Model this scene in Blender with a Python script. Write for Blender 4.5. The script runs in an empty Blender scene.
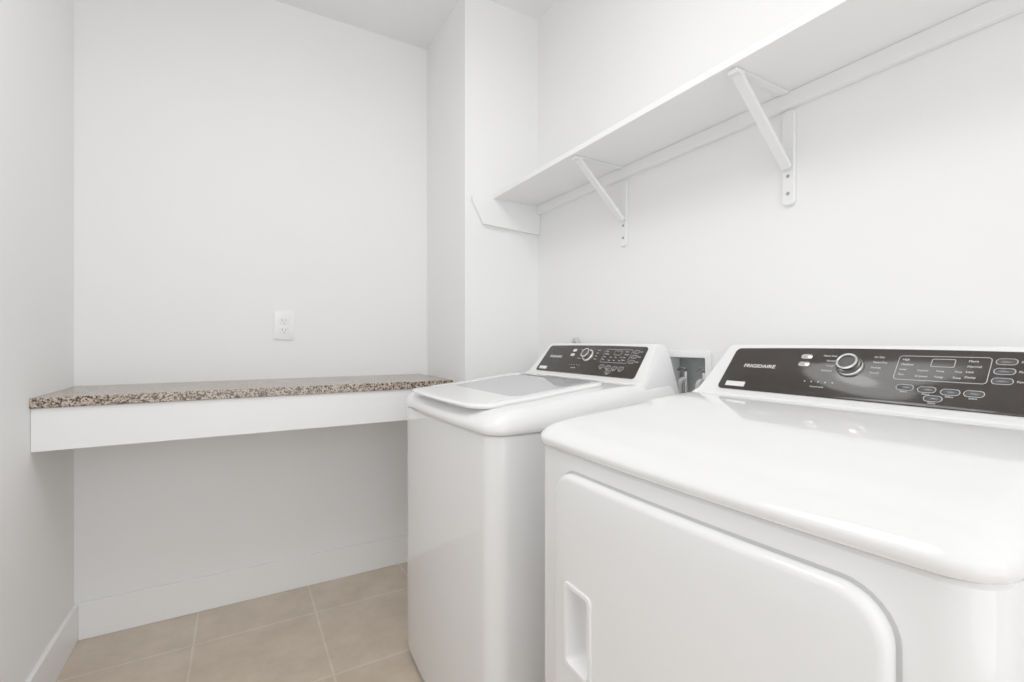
import bpy, bmesh, math
from mathutils import Vector, Matrix

S = bpy.context.scene
COL = S.collection
H = 1.13
XL, XR, YB, YN, ZC = -0.541, 1.233, 2.37, -1.35, 2.66
CHX, CHY = 0.853, 1.888

# ------------------------------------------------------------ materials
def mat(name, col, rough=0.5, spec=0.5, metal=0.0, var=0.0, vscale=8.0, bump=0.0, bscale=200.0, coat=0.0):
    m = bpy.data.materials.new(name); m.use_nodes = True
    nt = m.node_tree; b = nt.nodes['Principled BSDF']
    b.inputs['Base Color'].default_value = (*col, 1)
    b.inputs['Roughness'].default_value = rough
    b.inputs['Specular IOR Level'].default_value = spec
    b.inputs['Metallic'].default_value = metal
    b.inputs['Coat Weight'].default_value = coat
    tc = nt.nodes.new('ShaderNodeTexCoord')
    n = nt.nodes.new('ShaderNodeTexNoise'); n.inputs['Scale'].default_value = vscale
    nt.links.new(tc.outputs['Object'], n.inputs['Vector'])
    r = nt.nodes.new('ShaderNodeValToRGB')
    r.color_ramp.elements[0].position = 0.3; r.color_ramp.elements[1].position = 0.7
    r.color_ramp.elements[0].color = (*[c*(1-var) for c in col], 1)
    r.color_ramp.elements[1].color = (*[min(1, c*(1+var)) for c in col], 1)
    nt.links.new(n.outputs['Fac'], r.inputs['Fac'])
    nt.links.new(r.outputs['Color'], b.inputs['Base Color'])
    if bump > 0:
        n2 = nt.nodes.new('ShaderNodeTexNoise'); n2.inputs['Scale'].default_value = bscale
        nt.links.new(tc.outputs['Object'], n2.inputs['Vector'])
        bp = nt.nodes.new('ShaderNodeBump'); bp.inputs['Strength'].default_value = bump
        bp.inputs['Distance'].default_value = 0.002
        nt.links.new(n2.outputs['Fac'], bp.inputs['Height'])
        nt.links.new(bp.outputs['Normal'], b.inputs['Normal'])
    return m

M_wall = mat('wall_paint', (0.889, 0.890, 0.892), 0.6, 0.3, var=0.006, vscale=3, bump=0.10, bscale=120)
M_ceil = mat('ceiling_paint', (0.889, 0.890, 0.892), 0.8, 0.2, var=0.005, bump=0.1, bscale=90)
M_trim = mat('trim_paint', (0.895, 0.897, 0.900), 0.35, 0.45, var=0.004)
M_enamel = mat('white_enamel', (0.87, 0.873, 0.877), 0.10, 0.5, var=0.003, coat=0.35)
M_plast = mat('white_plastic', (0.87, 0.873, 0.877), 0.28, 0.45, var=0.003)
M_black = mat('black_gloss_panel', (0.024, 0.020, 0.018), 0.10, 0.22, var=0.1)
M_btn = mat('dark_button', (0.03, 0.03, 0.032), 0.3, 0.5, var=0.05)
M_chrome = mat('chrome', (0.80, 0.78, 0.75), 0.12, 0.5, metal=1.0, var=0.01)
M_print = mat('white_print', (0.60, 0.60, 0.60), 0.5, 0.3, var=0.01)
M_sticker = mat('white_paper', (0.82, 0.82, 0.82), 0.5, 0.3, var=0.01)
M_dark = mat('dark_gap', (0.05, 0.05, 0.05), 0.7, 0.2, var=0.05)
M_glass = mat('tinted_lid_glass', (0.44, 0.45, 0.46), 0.05, 0.6, var=0.02, vscale=3)
M_grey = mat('grey_box_interior', (0.30, 0.31, 0.32), 0.4, 0.4, var=0.1, vscale=20)
M_valve = mat('valve_grey', (0.12, 0.12, 0.125), 0.35, 0.5, var=0.1, vscale=20)
M_hose = mat('grey_rubber_hose', (0.50, 0.50, 0.50), 0.45, 0.4, var=0.05)
M_slot = mat('outlet_slot', (0.08, 0.08, 0.08), 0.6, 0.3, var=0.05)

def floor_mat():
    m = bpy.data.materials.new('beige_floor_tile'); m.use_nodes = True
    nt = m.node_tree; b = nt.nodes['Principled BSDF']; L = nt.links.new
    tc = nt.nodes.new('ShaderNodeTexCoord')
    mp = nt.nodes.new('ShaderNodeMapping')
    mp.inputs['Location'].default_value = (0.149, -2.11, 0)
    L(tc.outputs['Object'], mp.inputs['Vector'])
    br = nt.nodes.new('ShaderNodeTexBrick')
    br.offset = 0.0; br.squash = 1.0
    br.inputs['Scale'].default_value = 1.0
    br.inputs['Brick Width'].default_value = 0.425
    br.inputs['Row Height'].default_value = 0.425
    br.inputs['Mortar Size'].default_value = 0.004
    br.inputs['Mortar Smooth'].default_value = 0.2
    br.inputs['Color1'].default_value = (1, 1, 1, 1)
    br.inputs['Color2'].default_value = (0.95, 0.95, 0.95, 1)
    br.inputs['Mortar'].default_value = (1.2, 1.25, 1.35, 1)
    L(mp.outputs['Vector'], br.inputs['Vector'])
    n = nt.nodes.new('ShaderNodeTexNoise'); n.inputs['Scale'].default_value = 6; n.inputs['Detail'].default_value = 9
    n.inputs['Roughness'].default_value = 0.7
    L(tc.outputs['Object'], n.inputs['Vector'])
    r = nt.nodes.new('ShaderNodeValToRGB')
    r.color_ramp.elements[0].position = 0.3; r.color_ramp.elements[1].position = 0.7
    r.color_ramp.elements[0].color = (0.43, 0.335, 0.24, 1)
    r.color_ramp.elements[1].color = (0.61, 0.50, 0.385, 1)
    L(n.outputs['Fac'], r.inputs['Fac'])
    mx = nt.nodes.new('ShaderNodeMixRGB'); mx.blend_type = 'MULTIPLY'; mx.inputs[0].default_value = 1
    L(r.outputs['Color'], mx.inputs[1]); L(br.outputs['Color'], mx.inputs[2])
    L(mx.outputs[0], b.inputs['Base Color'])
    b.inputs['Roughness'].default_value = 0.35
    bp = nt.nodes.new('ShaderNodeBump'); bp.inputs['Strength'].default_value = 0.4; bp.inputs['Distance'].default_value = 0.002
    bp.invert = True
    L(br.outputs['Fac'], bp.inputs['Height']); L(bp.outputs['Normal'], b.inputs['Normal'])
    return m
M_floor = floor_mat()

def granite_mat():
    m = bpy.data.materials.new('speckled_granite'); m.use_nodes = True
    nt = m.node_tree; b = nt.nodes['Principled BSDF']; L = nt.links.new
    tc = nt.nodes.new('ShaderNodeTexCoord')
    v = nt.nodes.new('ShaderNodeTexVoronoi'); v.inputs['Scale'].default_value = 230
    L(tc.outputs['Object'], v.inputs['Vector'])
    sp = nt.nodes.new('ShaderNodeSeparateColor'); L(v.outputs['Color'], sp.inputs[0])
    r = nt.nodes.new('ShaderNodeValToRGB'); r.color_ramp.interpolation = 'CONSTANT'
    e = r.color_ramp.elements
    e[0].position = 0; e[0].color = (0.018, 0.015, 0.013, 1)
    e[1].position = 0.26; e[1].color = (0.17, 0.13, 0.095, 1)
    for p, c in ((0.46, (0.36, 0.28, 0.205, 1)), (0.72, (0.54, 0.43, 0.33, 1)), (0.93, (0.06, 0.05, 0.04, 1))):
        q = e.new(p); q.color = c
    L(sp.outputs[0], r.inputs['Fac'])
    L(r.outputs['Color'], b.inputs['Base Color'])
    b.inputs['Roughness'].default_value = 0.22
    b.inputs['Specular IOR Level'].default_value = 0.5
    return m
M_granite = granite_mat()

# ------------------------------------------------------------ helpers
def newobj(name, me, mats, parent=None, smooth=False, bevel=0.0):
    o = bpy.data.objects.new(name, me); COL.objects.link(o)
    for mm in (mats if isinstance(mats, (list, tuple)) else [mats]): me.materials.append(mm)
    if smooth:
        for p in me.polygons: p.use_smooth = True
    if bevel > 0:
        md = o.modifiers.new('bev', 'BEVEL'); md.width = bevel; md.segments = 3; md.limit_method = 'ANGLE'
        for p in me.polygons: p.use_smooth = True
        md.harden_normals = True
    if parent: o.parent = parent
    return o

def top(o, label, cat, **kw):
    o['label'] = label; o['category'] = cat
    for k, v in kw.items(): o[k] = v
    return o

def box(name, a, b, m, parent=None, bevel=0.0):
    me = bpy.data.meshes.new(name); bm = bmesh.new()
    bmesh.ops.create_cube(bm, size=1)
    for v in bm.verts:
        v.co = Vector([a[i] + (v.co[i]+0.5)*(b[i]-a[i]) for i in range(3)])
    bm.to_mesh(me); bm.free()
    return newobj(name, me, m, parent, bevel=bevel)

def struct(o, label):
    o['kind'] = 'structure'; o['label'] = label; o['category'] = o.name.split('_')[0]; return o

def loft(name, rings, mats, parent=None, cap0=True, cap1=True, smooth=True, sharp=35):
    bm = bmesh.new(); vr = [[bm.verts.new(p) for p in r] for r in rings]; n = len(rings[0])
    for a, b in zip(vr, vr[1:]):
        for i in range(n):
            bm.faces.new((a[i], a[(i+1) % n], b[(i+1) % n], b[i]))
    if cap0: bm.faces.new(list(reversed(vr[0])))
    if cap1: bm.faces.new(vr[-1])
    bmesh.ops.recalc_face_normals(bm, faces=bm.faces)
    for e in bm.edges:
        if len(e.link_faces) == 2 and e.calc_face_angle(0) > math.radians(sharp): e.smooth = False
    me = bpy.data.meshes.new(name); bm.to_mesh(me); bm.free()
    return newobj(name, me, mats, parent, smooth=smooth)

def rrect(w, h, r, seg=6, sub=1):
    pts = []
    r = min(r, w/2-1e-5, h/2-1e-5)
    for cx, cy, a0 in ((w/2-r, h/2-r, 0), (-w/2+r, h/2-r, 90), (-w/2+r, -h/2+r, 180), (w/2-r, -h/2+r, 270)):
        arc = [(cx+r*math.cos(math.radians(a0+90*k/seg)), cy+r*math.sin(math.radians(a0+90*k/seg))) for k in range(seg+1)]
        if pts and sub > 1:
            p, q = pts[-1], arc[0]
            pts += [(p[0]+(q[0]-p[0])*k/sub, p[1]+(q[1]-p[1])*k/sub) for k in range(1, sub)]
        pts += arc
    if sub > 1:
        p, q = pts[-1], pts[0]
        pts += [(p[0]+(q[0]-p[0])*k/sub, p[1]+(q[1]-p[1])*k/sub) for k in range(1, sub)]
    return pts

def text_into(bm, s, size, u, v, align='CENTER', z=0.0, ang=0.0, sx=1.0):
    cu = bpy.data.curves.new('t', 'FONT'); cu.body = s; cu.size = size; cu.align_x = align; cu.align_y = 'CENTER'
    cu.extrude = 0.00015; cu.resolution_u = 3
    ob = bpy.data.objects.new('t', cu); COL.objects.link(ob)
    bpy.context.view_layer.update()
    me = bpy.data.meshes.new_from_object(ob)
    me.transform(Matrix.Translation((u, v, z)) @ Matrix.Rotation(ang, 4, 'Z') @ Matrix.Diagonal((sx, 1, 1, 1)))
    bm.from_mesh(me)
    bpy.data.objects.remove(ob); bpy.data.meshes.remove(me)

def outline_ring(bm, w, h, r, t, u, v, z, hh=0.0003):
    a = rrect(w, h, r, 5); b = rrect(w-2*t, h-2*t, max(r-t, 0.0003), 5)
    va = [bm.verts.new((u+x, v+y, z+hh)) for x, y in a]; vb = [bm.verts.new((u+x, v+y, z+hh)) for x, y in b]
    n = len(a)
    for i in range(n): bm.faces.new((va[i], va[(i+1) % n], vb[(i+1) % n], vb[i]))

# ------------------------------------------------------------ room shell
T = 0.1
struct(box('floor', (XL-T, YN-T, -0.1), (XR+T, YB+T, 0), M_floor), 'beige square ceramic tile floor with pale grout')
struct(box('ceiling', (XL-T, YN-T, ZC), (XR+T, YB+T, ZC+0.1), M_ceil), 'plain white painted ceiling')
struct(box('wall_left', (XL-T, YN, 0), (XL, YB, ZC), M_wall), 'plain white painted side wall')
struct(box('wall_back', (XL-T, YB, 0), (XR+T, YB+T, ZC), M_wall), 'plain white painted end wall behind the counter')
struct(box('wall_chase', (CHX, CHY, 0), (XR, YB, ZC), M_wall), 'white boxed-out corner column of the wall')

BY0, BY1, BZ0, BZ1 = 0.945, 1.105, 0.93, 1.085
def wall_with_hole():
    bm = bmesh.new()
    def fr(x):
        o = [(x, YN, 0), (x, YB, 0), (x, YB, ZC), (x, YN, ZC)]
        i = [(x, BY0, BZ0), (x, BY1, BZ0), (x, BY1, BZ1), (x, BY0, BZ1)]
        return [bm.verts.new(p) for p in o], [bm.verts.new(p) for p in i]
    o1, i1 = fr(XR); o2, i2 = fr(XR+T)
    for k in range(4):
        j = (k+1) % 4
        bm.faces.new((o1[k], o1[j], i1[j], i1[k])); bm.faces.new((o2[k], o2[j], i2[j], i2[k]))
        bm.faces.new((i1[k], i1[j], i2[j], i2[k])); bm.faces.new((o1[k], o1[j], o2[j], o2[k]))
    bmesh.ops.recalc_face_normals(bm, faces=bm.faces)
    me = bpy.data.meshes.new('wall_right'); bm.to_mesh(me); bm.free()
    return newobj('wall_right', me, M_wall)
struct(wall_with_hole(), 'white painted wall behind the washer and dryer')

DX0, DX1, DZ = -0.48, 1.10, 2.45  # unseen opening behind the camera, added and widened to admit world light
def near_wall():
    bm = bmesh.new()
    for a, b in (((XL-T, YN-T, 0), (DX0, YN, ZC)), ((DX1, YN-T, 0), (XR+T, YN, ZC)), ((DX0, YN-T, DZ), (DX1, YN, ZC))):
        r = bmesh.ops.create_cube(bm, size=1)
        for v in r['verts']: v.co = Vector([a[i]+(v.co[i]+0.5)*(b[i]-a[i]) for i in range(3)])
    me = bpy.data.meshes.new('wall_front'); bm.to_mesh(me); bm.free()
    return newobj('wall_front', me, M_wall)
struct(near_wall(), 'white painted wall out of view, with an added wide opening that lets in fill light')

BH = 0.14
struct(box('baseboard_back', (XL+0.014, YB-0.014, 0), (CHX, YB, BH), M_trim, bevel=0.003), 'tall white painted baseboard under the counter')
struct(box('baseboard_left', (XL, YN, 0), (XL+0.014, YB, BH), M_trim, bevel=0.003), 'tall white painted baseboard along the side wall')
struct(box('baseboard_chase', (CHX-0.014, CHY-0.014, 0), (CHX, YB-0.014, BH), M_trim, bevel=0.003), 'white painted baseboard on the column')
struct(box('baseboard_right', (XR-0.014, YN, 0), (XR, -0.2, BH), M_trim, bevel=0.003), 'white painted baseboard')

# ------------------------------------------------------------ counter
CT = 0.960
CE = 0.815
ct = box('countertop', (XL, 1.928, CT-0.032), (CE, YB, CT), M_granite, bevel=0.003)
top(ct, 'speckled brown and black granite countertop on a white apron', 'countertop')
o = box('apron', (XL+0.001, 1.937, 0.797), (CE-0.004, 1.960, CT-0.0325), M_trim, ct, bevel=0.002)
o['label'] = 'white painted wooden apron board'

# ------------------------------------------------------------ wall outlet
e = bpy.data.objects.new('wall_outlet', None); COL.objects.link(e); e.location = (0.175, YB, 1.199)
top(e, 'white duplex electrical outlet on the wall above the counter', 'electrical outlet')
def xzplate(name, w, h, r, y0, y1, m, parent, off=(0, 0), inset=0.002):
    rings = [[(off[0]+x, -y0, off[1]+z) for x, z in rrect(w, h, r)],
             [(off[0]+x, -y1+ (0.0015), off[1]+z) for x, z in rrect(w, h, r)],
             [(off[0]+x, -y1, off[1]+z) for x, z in rrect(w-2*inset, h-2*inset, r)]]
    return loft(name, rings, m, parent)
xzplate('cover_plate', 0.084, 0.126, 0.006, 0.0, 0.007, M_trim, e)
for k, dz in enumerate((0.021, -0.021)):
    xzplate('socket', 0.036, 0.031, 0.011, 0.0065, 0.0100, M_plast, e, (0, dz), 0.001)
    for dx in (-0.007, 0.007):
        s = box('slot', (dx-0.0013, -0.0106, dz-0.002), (dx+0.0013, -0.0099, dz+0.008), M_slot, e)
    s = box('slot', (-0.0022, -0.0106, dz-0.011), (0.0022, -0.0099, dz-0.0065), M_slot, e)

# ------------------------------------------------------------ shelf with cleats and brackets
SZ = 1.767; SX = 0.984
o = box('wall_shelf', (SX, -0.30, SZ), (XR-0.001, CHY-0.001, SZ+0.019), M_trim, bevel=0.002)
top(o, 'long white painted wooden shelf mounted above the washer and dryer', 'shelf')
o = box('shelf_cleat', (XR-0.019, -0.30, SZ-0.040), (XR-0.001, CHY-0.02, SZ-0.0005), M_trim, bevel=0.002)
top(o, 'thin white wooden cleat under the back of the shelf', 'shelf cleat')
prof = [(0.880, SZ-0.0005), (0.880, SZ-0.018), (0.935, SZ-0.118), (XR-0.001, SZ-0.135), (XR-0.001, SZ-0.0005)]
rings = [[(x, CHY-0.001, z) for x, z in prof], [(x, CHY-0.019, z) for x, z in prof]]
o = loft('shelf_cleat', rings, M_trim, smooth=False)
top(o, 'wide white cleat board with angled end on the column', 'shelf cleat')

def bracket(y):
    e = bpy.data.objects.new('shelf_bracket', None); COL.objects.link(e)
    e.location = (XR, y, 1.48)
    top(e, 'white steel shelf bracket with diagonal brace screwed to wall', 'shelf bracket', group='brackets holding up the wall shelf')
    zt = SZ-1.48
    pts = rrect(0.032, zt-0.042, 0.012, 6)
    zc = (zt-0.042)/2
    loft('wall_plate', [[(-0.001, a, zc+b) for a, b in pts], [(-0.007, a, zc+b) for a, b in pts],
                        [(-0.009, a*0.90, zc+b*0.99) for a, b in pts]], M_plast, e)
    box('arm', (SX-XR+0.03, -0.011, zt-0.005), (-0.021, 0.011, zt-0.001), M_plast, e, bevel=0.001)
    p0 = Vector((SX-XR+0.035, 0, zt-0.004)); p1 = Vector((-0.010, 0, 0.100))
    d = (p1-p0).normalized(); nrm = Vector((d.z, 0, -d.x))
    if nrm.z > 0: nrm = -nrm
    w, t, hh = 0.011, 0.0025, 0.012
    sec = [(-w, 0), (-w, hh), (w, hh), (w, 0), (w-t, 0), (w-t, hh-t), (-w+t, hh-t), (-w+t, 0)]
    rings = [[p + Vector((0, a, 0)) + nrm*b for a, b in sec] for p in (p0, p1)]
    loft('brace', rings, M_plast, e, smooth=False)
    box('tip', (SX-XR+0.012, -0.013, zt-0.012), (SX-XR+0.045, 0.013, zt-0.001), M_plast, e, bevel=0.003)
    for sz in (0.03, 0.075):
        bm = bmesh.new()
        bmesh.ops.create_cone(bm, cap_ends=True, segments=16, radius1=0.005, radius2=0.0035, depth=0.003,
                              matrix=Matrix.Translation((-0.0102, 0, sz)) @ Matrix.Rotation(-math.pi/2, 4, 'Y'))
        me = bpy.data.meshes.new('screw'); bm.to_mesh(me); bm.free()
        newobj('screw', me, M_grey, e, smooth=True)
bracket(0.698); bracket(1.301)

# ------------------------------------------------------------ machines
def plan(w, d, r, bow, i, seg=8, sub=14):
    rr = max(r-i, 0.006)
    pts = rrect(d-2*i, w-2*i, rr, seg, sub)
    out = []
    for x, y in pts:
        X = x + d/2
        f = 1-(2*y/w)**2
        X -= bow*max(0, f)*(1-X/d)
        out.append((X, y))
    return out

def sstep(t): t = max(0, min(1, t)); return t*t*(3-2*t)

def ztop(x, D, UP=0.0):
    return 0.957 + UP + (0.042-UP)*sstep(x/(D-0.14)) - 0.014*max(0, 1-x/0.10)**2

def cut(obj, cutter):
    bpy.context.view_layer.update()
    md = obj.modifiers.new('cut', 'BOOLEAN'); md.object = cutter; md.operation = 'DIFFERENCE'; md.solver = 'EXACT'
    bpy.context.view_layer.update()
    dg = bpy.context.evaluated_depsgraph_get()
    me = bpy.data.meshes.new_from_object(obj.evaluated_get(dg))
    obj.modifiers.clear(); obj.data = me

def machine(kind, W, D, loc, rotz, label, LIP=0.0, R=0.05, UP=0.0):
    root = bpy.data.objects.new(kind, None); COL.objects.link(root)
    root.location = (loc[0], loc[1], 0); root.rotation_euler = (0, 0, math.radians(rotz))
    top(root, label, 'washing machine' if kind == 'washing_machine' else 'clothes dryer')
    BOW = 0.014
    def ring(i, z): return [(x, y, z) for x, y in plan(W, D, R, BOW, i)]
    body = loft('body', [ring(0.012, 0.022), ring(0.003, 0.026), ring(0, 0.04), ring(0, 0.889+LIP), ring(0.004, 0.893+LIP)], M_enamel, root)
    for fx in (0.07, D-0.07):
        for fy in (-W/2+0.07, W/2-0.07):
            bm = bmesh.new()
            bmesh.ops.create_cone(bm, cap_ends=True, segments=20, radius1=0.022, radius2=0.016, depth=0.025,
                                  matrix=Matrix.Translation((fx, fy, 0.0125)))
            me = bpy.data.meshes.new('foot'); bm.to_mesh(me); bm.free()
            newobj('foot', me, M_dark, root, smooth=True)
    rings = [ring(0.012, 0.888+LIP), ring(0.006, 0.896+LIP), ring(-0.004, 0.8965+LIP), ring(-0.007, 0.899+LIP), ring(-0.009, 0.906+LIP), ring(-0.009, 0.910+LIP)]
    n = 9
    for k in range(1, n+1):
        t = k/n*math.pi/2
        ins = -0.009 + 0.045*(1-math.cos(t))
        rings.append([(x, y, 0.910+LIP+(ztop(x, D, UP)-0.910-LIP)*math.sin(t)) for x, y in plan(W, D, R, BOW, ins)])
    for ins in (0.05, 0.07, 0.09, 0.12, 0.15, 0.18, 0.21, 0.24, 0.27, 0.29):
        rings.append([(x, y, ztop(x, D, UP)) for x, y in plan(W, D, R, BOW, ins)])
    deck = loft('top_deck', rings, M_enamel, root, sharp=60)

    xb, zb = D-0.145, 1.008
    xt, zt = xb+0.080, 1.113
    al = math.atan2(xt-xb, zt-zb)
    U = Vector((math.sin(al), 0, math.cos(al))); N = Vector((-math.cos(al), 0, math.sin(al))); Tt = Vector((0, -1, 0))
    C = Vector(((xb+xt)/2, 0, (zb+zt)/2))
    PM = Matrix(((Tt.x, U.x, N.x, C.x), (Tt.y, U.y, N.y, C.y), (Tt.z, U.z, N.z, C.z), (0, 0, 0, 1)))
    q0 = C - U*0.070 - N*0.0005; q1 = C + U*0.068 - N*0.0005
    prof = [(q0.x-0.030, 0.960), (q0.x-0.026, 0.992), (q0.x-0.014, q0.z-0.004), (q0.x-0.004, q0.z-0.0005), (q0.x, q0.z)]
    prof += [(q0.x+(q1.x-q0.x)*t, q0.z+(q1.z-q0.z)*t) for t in (0.25, 0.5, 0.75, 1.0)]
    prof += [(q1.x+0.005, q1.z+0.004), (q1.x+0.012, q1.z+0.006), (D-0.012, q1.z+0.003), (D-0.005, q1.z-0.006), (D-0.003, 0.94), (D-0.03, 0.94)]
    cx = sum(p[0] for p in prof)/len(prof); cz = 1.02
    ys = [(-1, .93), (-0.997, .965), (-0.985, .99), (-0.965, 1), (-0.7, 1), (-0.3, 1), (0.3, 1), (0.7, 1), (0.965, 1), (0.985, .99), (0.997, .965), (1, .93)]
    rings = []
    for f, s in ys:
        r = []
        for x, z in prof:
            zz = cz+(z-cz)*s; xx = cx+(x-cx)*s
            tt = max(0, min(1, (zz-0.965)/0.155))
            yy = f*((W/2-0.004) - 0.054*tt**0.8)
            r.append((xx, yy, zz))
        rings.append(r)
    loft('console', rings, M_plast, root, sharp=50)

    HW = 0.280
    def pout(ins, z):
        pts = []
        for x, y in rrect(2*HW-2*ins, 0.124-2*ins, 0.012-ins*0.5, 8, 6):
            k = 1-0.03*((y+0.062)/0.124)
            yy = y + 0.004*(1-(x/0.3)**2)*(1 if y > 0 else 0)
            pts.append((x*k, yy, z))
        return pts
    panel = loft('control_panel', [pout(0, -0.002), pout(0, 0.0018), pout(0.001, 0.0026)], M_black, root)
    panel.matrix_local = PM
    Z = 0.0027
    bm = bmesh.new(); text_into(bm, 'FRIGIDAIRE', 0.0130, -0.192, 0.008, z=Z, sx=1.2)
    me = bpy.data.meshes.new('logo_lettering'); bm.to_mesh(me); bm.free()
    newobj('logo_lettering', me, M_sticker, panel)
    def button(u, v, w=0.026, h=0.011, chrome=False):
        r = h/2-0.0002
        rings = [[(u+x, v+y, Z-0.001) for x, y in rrect(w, h, r, 6)],
                 [(u+x, v+y, Z+0.0015) for x, y in rrect(w, h, r, 6)],
                 [(u+x, v+y, Z+0.0022) for x, y in rrect(w-0.002, h-0.002, r, 6)]]
        return loft('button', rings, M_chrome if chrome else M_btn, panel)
    for v in (0.040, 0.019):
        b = button(-0.090, v, 0.024, 0.012, True); b['label'] = 'chrome-rimmed oval button'
    bl = [(0.232, 0.041), (0.232, 0.021), (0.232, 0.001)]
    bl += [(0.105, -0.024), (0.138, -0.026), (0.171, -0.028), (0.202, -0.028), (0.150, -0.044)]
    B = {k: bmesh.new() for k in ('cycle_lettering', 'option_lettering', 'indicator_print', 'display_lettering', 'button_lettering')}
    for u, v in bl:
        button(u, v, 0.024, 0.010); outline_ring(B['button_lettering'], 0.027, 0.013, 0.0063, 0.0009, u, v, Z)
    if kind == 'clothes_dryer':
        cyc = ['Heavy Duty', 'Normal', 'Casual', 'Delicates', 'Air Dry', 'Timed Dry', 'Sanitize', 'Towels']
        heads = ['Dryness', 'Temp', 'Time']
    else:
        cyc = ['Heavy Duty', 'Normal', 'Casual', 'Delicates', 'Quick', 'Rinse', 'Clean', 'Towels']
        heads = ['Temp', 'Spin', 'Soil']
    for k in range(4):
        text_into(B['cycle_lettering'], cyc[k], 0.0056, -0.029, 0.044-0.013*k, 'RIGHT', Z)
        text_into(B['option_lettering'], cyc[4+k], 0.0056, 0.040, 0.044-0.013*k, 'LEFT', Z)
    b2 = B['display_lettering']; b3 = B['button_lettering']
    for k, s in enumerate(['Start', 'Pause', 'Power']):
        text_into(b3, s, 0.0054, 0.249, 0.041-0.020*k, 'LEFT', Z)
    outline_ring(b2, 0.132, 0.056, 0.006, 0.0008, 0.148, 0.021, Z)
    outline_ring(b2, 0.034, 0.018, 0.003, 0.0008, 0.150, 0.034, Z)
    for r in range(4):
        text_into(b2, ['High', 'Medium', 'Low', 'Eco'][r], 0.0060, 0.088, 0.040-0.0115*r, 'LEFT', Z)
        text_into(b2, ['More', 'Normal', 'Less', 'Damp'][r], 0.0060, 0.184, 0.040-0.0115*r, 'LEFT', Z)
    for k in range(3): text_into(b2, heads[k], 0.0056, 0.124+0.025*k, 0.003, z=Z)
    for k in range(3): text_into(b2, heads[k], 0.0050, 0.124+0.025*k, 0.016, z=Z)
    for u, v in bl[3:]: text_into(b3, 'Select', 0.0046, u, v-0.0095, z=Z)
    for k in range(5): text_into(B['indicator_print'], '•', 0.011, -0.075+0.014*k, -0.026, z=Z)
    text_into(B['indicator_print'], 'Control Lock', 0.0050, -0.047, -0.038, z=Z)
    for nm, bb in B.items():
        me = bpy.data.meshes.new(nm); bb.to_mesh(me); bb.free()
        newobj(nm, me, M_print, panel)
    bm = bmesh.new(); outline_ring(bm, 0.050, 0.013, 0.001, 0.0064, -0.234, -0.047, Z)
    me = bpy.data.meshes.new('sticker'); bm.to_mesh(me); bm.free()
    s = newobj('sticker', me, M_sticker, panel); s['label'] = 'small white paper sticker'
    def circ(r, z, n=40, u=0.003, v=0.018): return [(u+r*math.cos(2*math.pi*k/n), v+r*math.sin(2*math.pi*k/n), z) for k in range(n)]
    loft('dial_ring', [circ(0.0255, Z-0.001), circ(0.0255, Z+0.004), circ(0.0235, Z+0.007), circ(0.0205, Z+0.005)], M_chrome, panel)
    loft('dial', [circ(0.0190, Z+0.003), circ(0.0185, Z+0.018), circ(0.0172, Z+0.0205), circ(0.0145, Z+0.0205), circ(0.0135, Z+0.018)], M_btn, panel)
    loft('dial_cap', [circ(0.0195, Z+0.014), circ(0.0195, Z+0.020), circ(0.0162, Z+0.0215), circ(0.0140, Z+0.0190)], M_chrome, panel, cap0=False, cap1=False)
    return root, body, deck

DW_ = 0.715
dryer, dbody, ddeck = machine('clothes_dryer', DW_, 0.640, (0.562, 0.500), 0.4,
    'white front-loading clothes dryer with a glossy black control panel', LIP=0.018, R=0.042, UP=0.004)
washer, wbody, wdeck = machine('washing_machine', 0.70, 0.672, (0.528, 1.357), 0.0,
    'white top-loading washing machine with lid and black control panel', LIP=0.002)

# dryer door
def bowx(y, W=DW_, B=0.014): return -B*(1-(2*y/W)**2)
dw, dh, dzc = 0.550, 0.66, 0.549
DYC = -0.013
def dring(ins, dep, scale=1.0):
    return [(bowx(y+DYC)-dep, y+DYC, dzc+z) for y, z in [(a*scale, b*scale) for a, b in rrect(dw-2*ins, dh-2*ins, 0.05-ins, 8, 14)]]
gr = [dring(-0.004, -0.002), dring(-0.004, 0.0012), dring(0.010, 0.0012), dring(0.010, -0.002)]
door = loft('door', [dring(0.002, -0.003), dring(0.0, 0.003), dring(0.0, 0.012), dring(0.002, 0.0165), dring(0.006, 0.0195), dring(0.011, 0.0205),
                     dring(0.011, 0.0205, 0.85), dring(0.011, 0.0205, 0.6), dring(0.011, 0.0205, 0.35), dring(0.011, 0.0205, 0.1)], M_enamel, dryer)
gask = loft('door_seal', gr, M_hose, dryer, cap0=False, cap1=False)
hy, hz, hw, hh_ = 0.181, 0.603, 0.082, 0.156
sx = bowx(hy)-0.0205
cutter = box('cutter', (sx-0.05, hy-hw/2+0.006, hz-hh_/2+0.006), (sx+0.045, hy+hw/2-0.006, hz+hh_/2-0.006), M_dark, dryer)
cut(door, cutter); cut(dbody, cutter)
bpy.data.objects.remove(cutter)
def hring(w, h, r, dep, dy=0.0): return [(sx-dep + (bowx(hy+y)-bowx(hy)), hy+y+dy, hz+z) for y, z in rrect(w, h, r, 6, 3)]
handle = loft('handle', [hring(hw, hh_, 0.012, -0.001), hring(hw, hh_, 0.012, 0.002), hring(hw-0.003, hh_-0.003, 0.011, 0.0035),
                         hring(hw-0.016, hh_-0.016, 0.010, 0.0035), hring(hw-0.019, hh_-0.019, 0.009, 0.001),
                         hring(hw-0.022, hh_-0.022, 0.010, -0.024), hring(hw-0.036, hh_-0.036, 0.012, -0.036)], M_plast, door, cap0=False)
handle['label'] = 'recessed white pull pocket'

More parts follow.
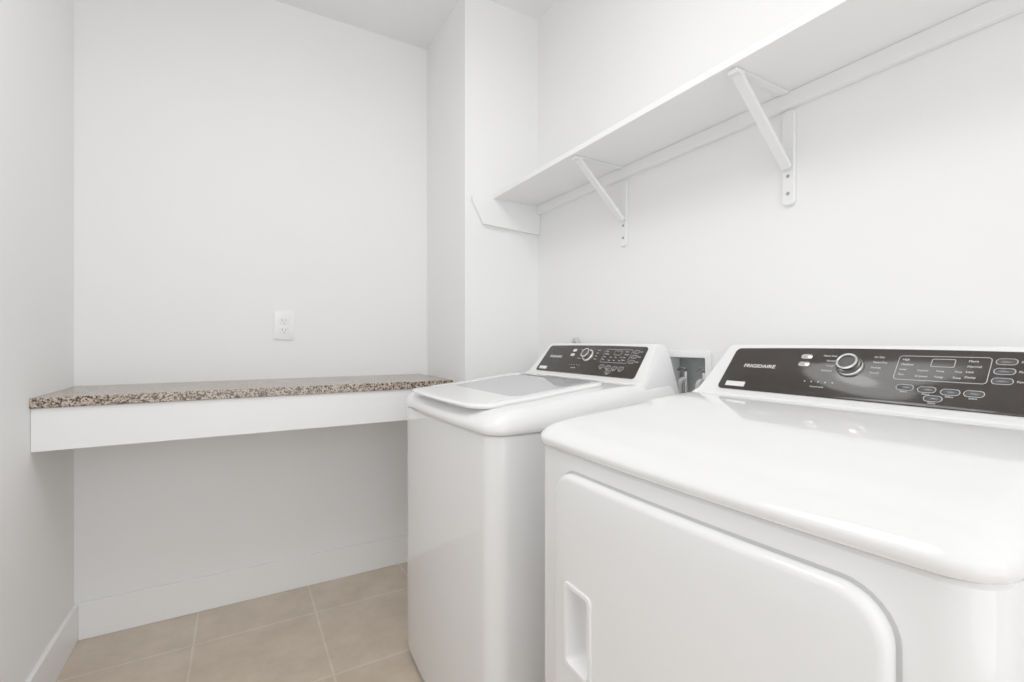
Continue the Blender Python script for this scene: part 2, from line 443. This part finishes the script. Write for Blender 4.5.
# washer lid
LW = 0.54
def lz(x): return ztop(max(x, 0.05), 0.672) + 0.001
def lring(ins, dz, x0=-0.008, x1=0.445, w=LW, r=0.06):
    d = x1-x0
    pts = []
    for x, y in rrect(d-2*ins, w-2*ins, max(r-ins, 0.01), 8, 12):
        X = x+(x0+x1)/2; f = max(0, 1-(2*y/w)**2)
        X -= 0.018*f*(1-(X-x0)/d)
        pts.append((X, y, lz(X)+dz))
    return pts
gx0, gx1, gw = 0.130, 0.420, 0.45
def gring(dz, ins=0, r=0.03):
    return [(x+(gx0+gx1)/2, y, lz(x+(gx0+gx1)/2)+dz) for x, y in rrect(gx1-gx0-2*ins, gw-2*ins, r, 8, 12)]
lid = loft('lid', [lring(0.006, -0.003), lring(0.0, 0.000), lring(-0.001, 0.005), lring(0.003, 0.009), lring(0.010, 0.0105), lring(0.03, 0.0105),
                   gring(0.0100), gring(0.004, 0.002)], M_enamel, washer, cap1=False, sharp=55)
glass = loft('lid_glass', [gring(0.002, 0.002), gring(0.0075, 0.002), gring(0.0075, 0.06), gring(0.0075, 0.10)], M_glass, lid)
glass['label'] = 'grey tinted glass window'

# ------------------------------------------------------------ recessed supply box behind machines
e = bpy.data.objects.new('supply_outlet_box', None); COL.objects.link(e); e.location = (XR, (BY0+BY1)/2, BZ0)
top(e, 'recessed white plastic laundry water supply box with valves', 'water supply box')
w2, h2 = (BY1-BY0), (BZ1-BZ0)
def brg(w, h, r, x, m=0): return [(x, a, h2/2+b) for a, b in rrect(w, h, r, 5)]
loft('frame', [brg(w2+0.03, h2+0.03, 0.012, -0.0005), brg(w2+0.03, h2+0.03, 0.012, -0.006), brg(w2+0.024, h2+0.024, 0.010, -0.008),
               brg(w2-0.006, h2-0.012, 0.006, -0.008), brg(w2-0.010, h2-0.016, 0.006, 0.0), brg(w2-0.014, h2-0.02, 0.006, 0.058)], [M_plast], e, cap0=False, cap1=False)
def tube(name, pts, rad, m, parent=None, n=14):
    cu = bpy.data.curves.new(name, 'CURVE'); cu.dimensions = '3D'
    sp = cu.splines.new('BEZIER'); sp.bezier_points.add(len(pts)-1)
    for bp, p in zip(sp.bezier_points, pts):
        bp.co = p; bp.handle_left_type = bp.handle_right_type = 'AUTO'
    cu.bevel_depth = rad; cu.bevel_resolution = 4; cu.use_fill_caps = True
    ob = bpy.data.objects.new('t', cu); COL.objects.link(ob); bpy.context.view_layer.update()
    me = bpy.data.meshes.new_from_object(ob); bpy.data.objects.remove(ob)
    return newobj(name, me, m, parent, smooth=True)
loft('box_liner', [brg(w2-0.014, h2-0.020, 0.006, 0.055), brg(w2-0.014, h2-0.020, 0.006, 0.058)], M_grey, e)
for yy in (-0.042, 0.030):
    tube('valve', [(0.034, yy, 0.012), (0.034, yy, 0.07), (0.034, yy, 0.10)], 0.008, M_chrome, e)
    tube('valve_handle', [(0.016, yy-0.016, 0.106), (0.016, yy, 0.114), (0.016, yy+0.016, 0.106)], 0.005, M_valve, e)
    tube('valve_spout', [(0.034, yy, 0.075), (0.014, yy+0.004, 0.070), (0.010, yy+0.006, 0.045), (0.010, yy+0.006, 0.014)], 0.008, M_hose, e)

h = tube('drain_hose', [(1.2222, 1.607, 0.012), (1.2222, 1.607, 0.9), (1.2222, 1.599, 1.10), (1.2222, 1.582, 1.136), (1.2222, 1.562, 1.10), (1.2222, 1.552, 0.9), (1.2222, 1.547, 0.5)], 0.0100, M_hose)
top(h, 'grey corrugated drain hose looped behind the washing machine', 'hose')

# ------------------------------------------------------------ ceiling lamp
LX, LY = 0.12, 0.75
e = bpy.data.objects.new('ceiling_lamp', None); COL.objects.link(e); e.location = (LX, LY, ZC)
top(e, 'round flush white ceiling lamp', 'ceiling lamp')
def cr(r, z): return [(r*math.cos(2*math.pi*k/40), r*math.sin(2*math.pi*k/40), z) for k in range(40)]
loft('lamp_base', [cr(0.19, 0), cr(0.19, -0.02), cr(0.18, -0.03)], M_trim, e)
M_em = bpy.data.materials.new('lamp_diffuser'); M_em.use_nodes = True
pb = M_em.node_tree.nodes['Principled BSDF']; pb.inputs['Emission Color'].default_value = (1, 0.99, 0.97, 1); pb.inputs['Emission Strength'].default_value = 7
loft('lamp_shade', [cr(0.17, -0.03), cr(0.165, -0.06), cr(0.13, -0.085), cr(0.07, -0.10), cr(0.02, -0.104)], M_em, e)
ld = bpy.data.lights.new('lamp_light', 'AREA'); ld.shape = 'DISK'; ld.size = 0.9; ld.energy = 9; ld.color = (1, 0.995, 0.985)
lo = bpy.data.objects.new('lamp_light', ld); COL.objects.link(lo); lo.parent = e; lo.location = (0, 0, -0.13)

w = bpy.data.worlds.new('w'); S.world = w; w.use_nodes = True
w.node_tree.nodes['Background'].inputs[0].default_value = (0.99, 0.995, 1, 1)
w.node_tree.nodes['Background'].inputs[1].default_value = 1.6

# ------------------------------------------------------------ camera
cd = bpy.data.cameras.new('camera'); cd.sensor_width = 36; cd.lens = 472/1024*36; cd.clip_start = 0.02
co = bpy.data.objects.new('camera', cd); COL.objects.link(co)
co.location = (0, 0, H); co.rotation_euler = (math.radians(90), 0, math.radians(-30))
S.camera = co
S.view_settings.view_transform = 'Standard'
S.view_settings.look = 'None'
S.view_settings.exposure = 0.20
S.view_settings.gamma = 1.42
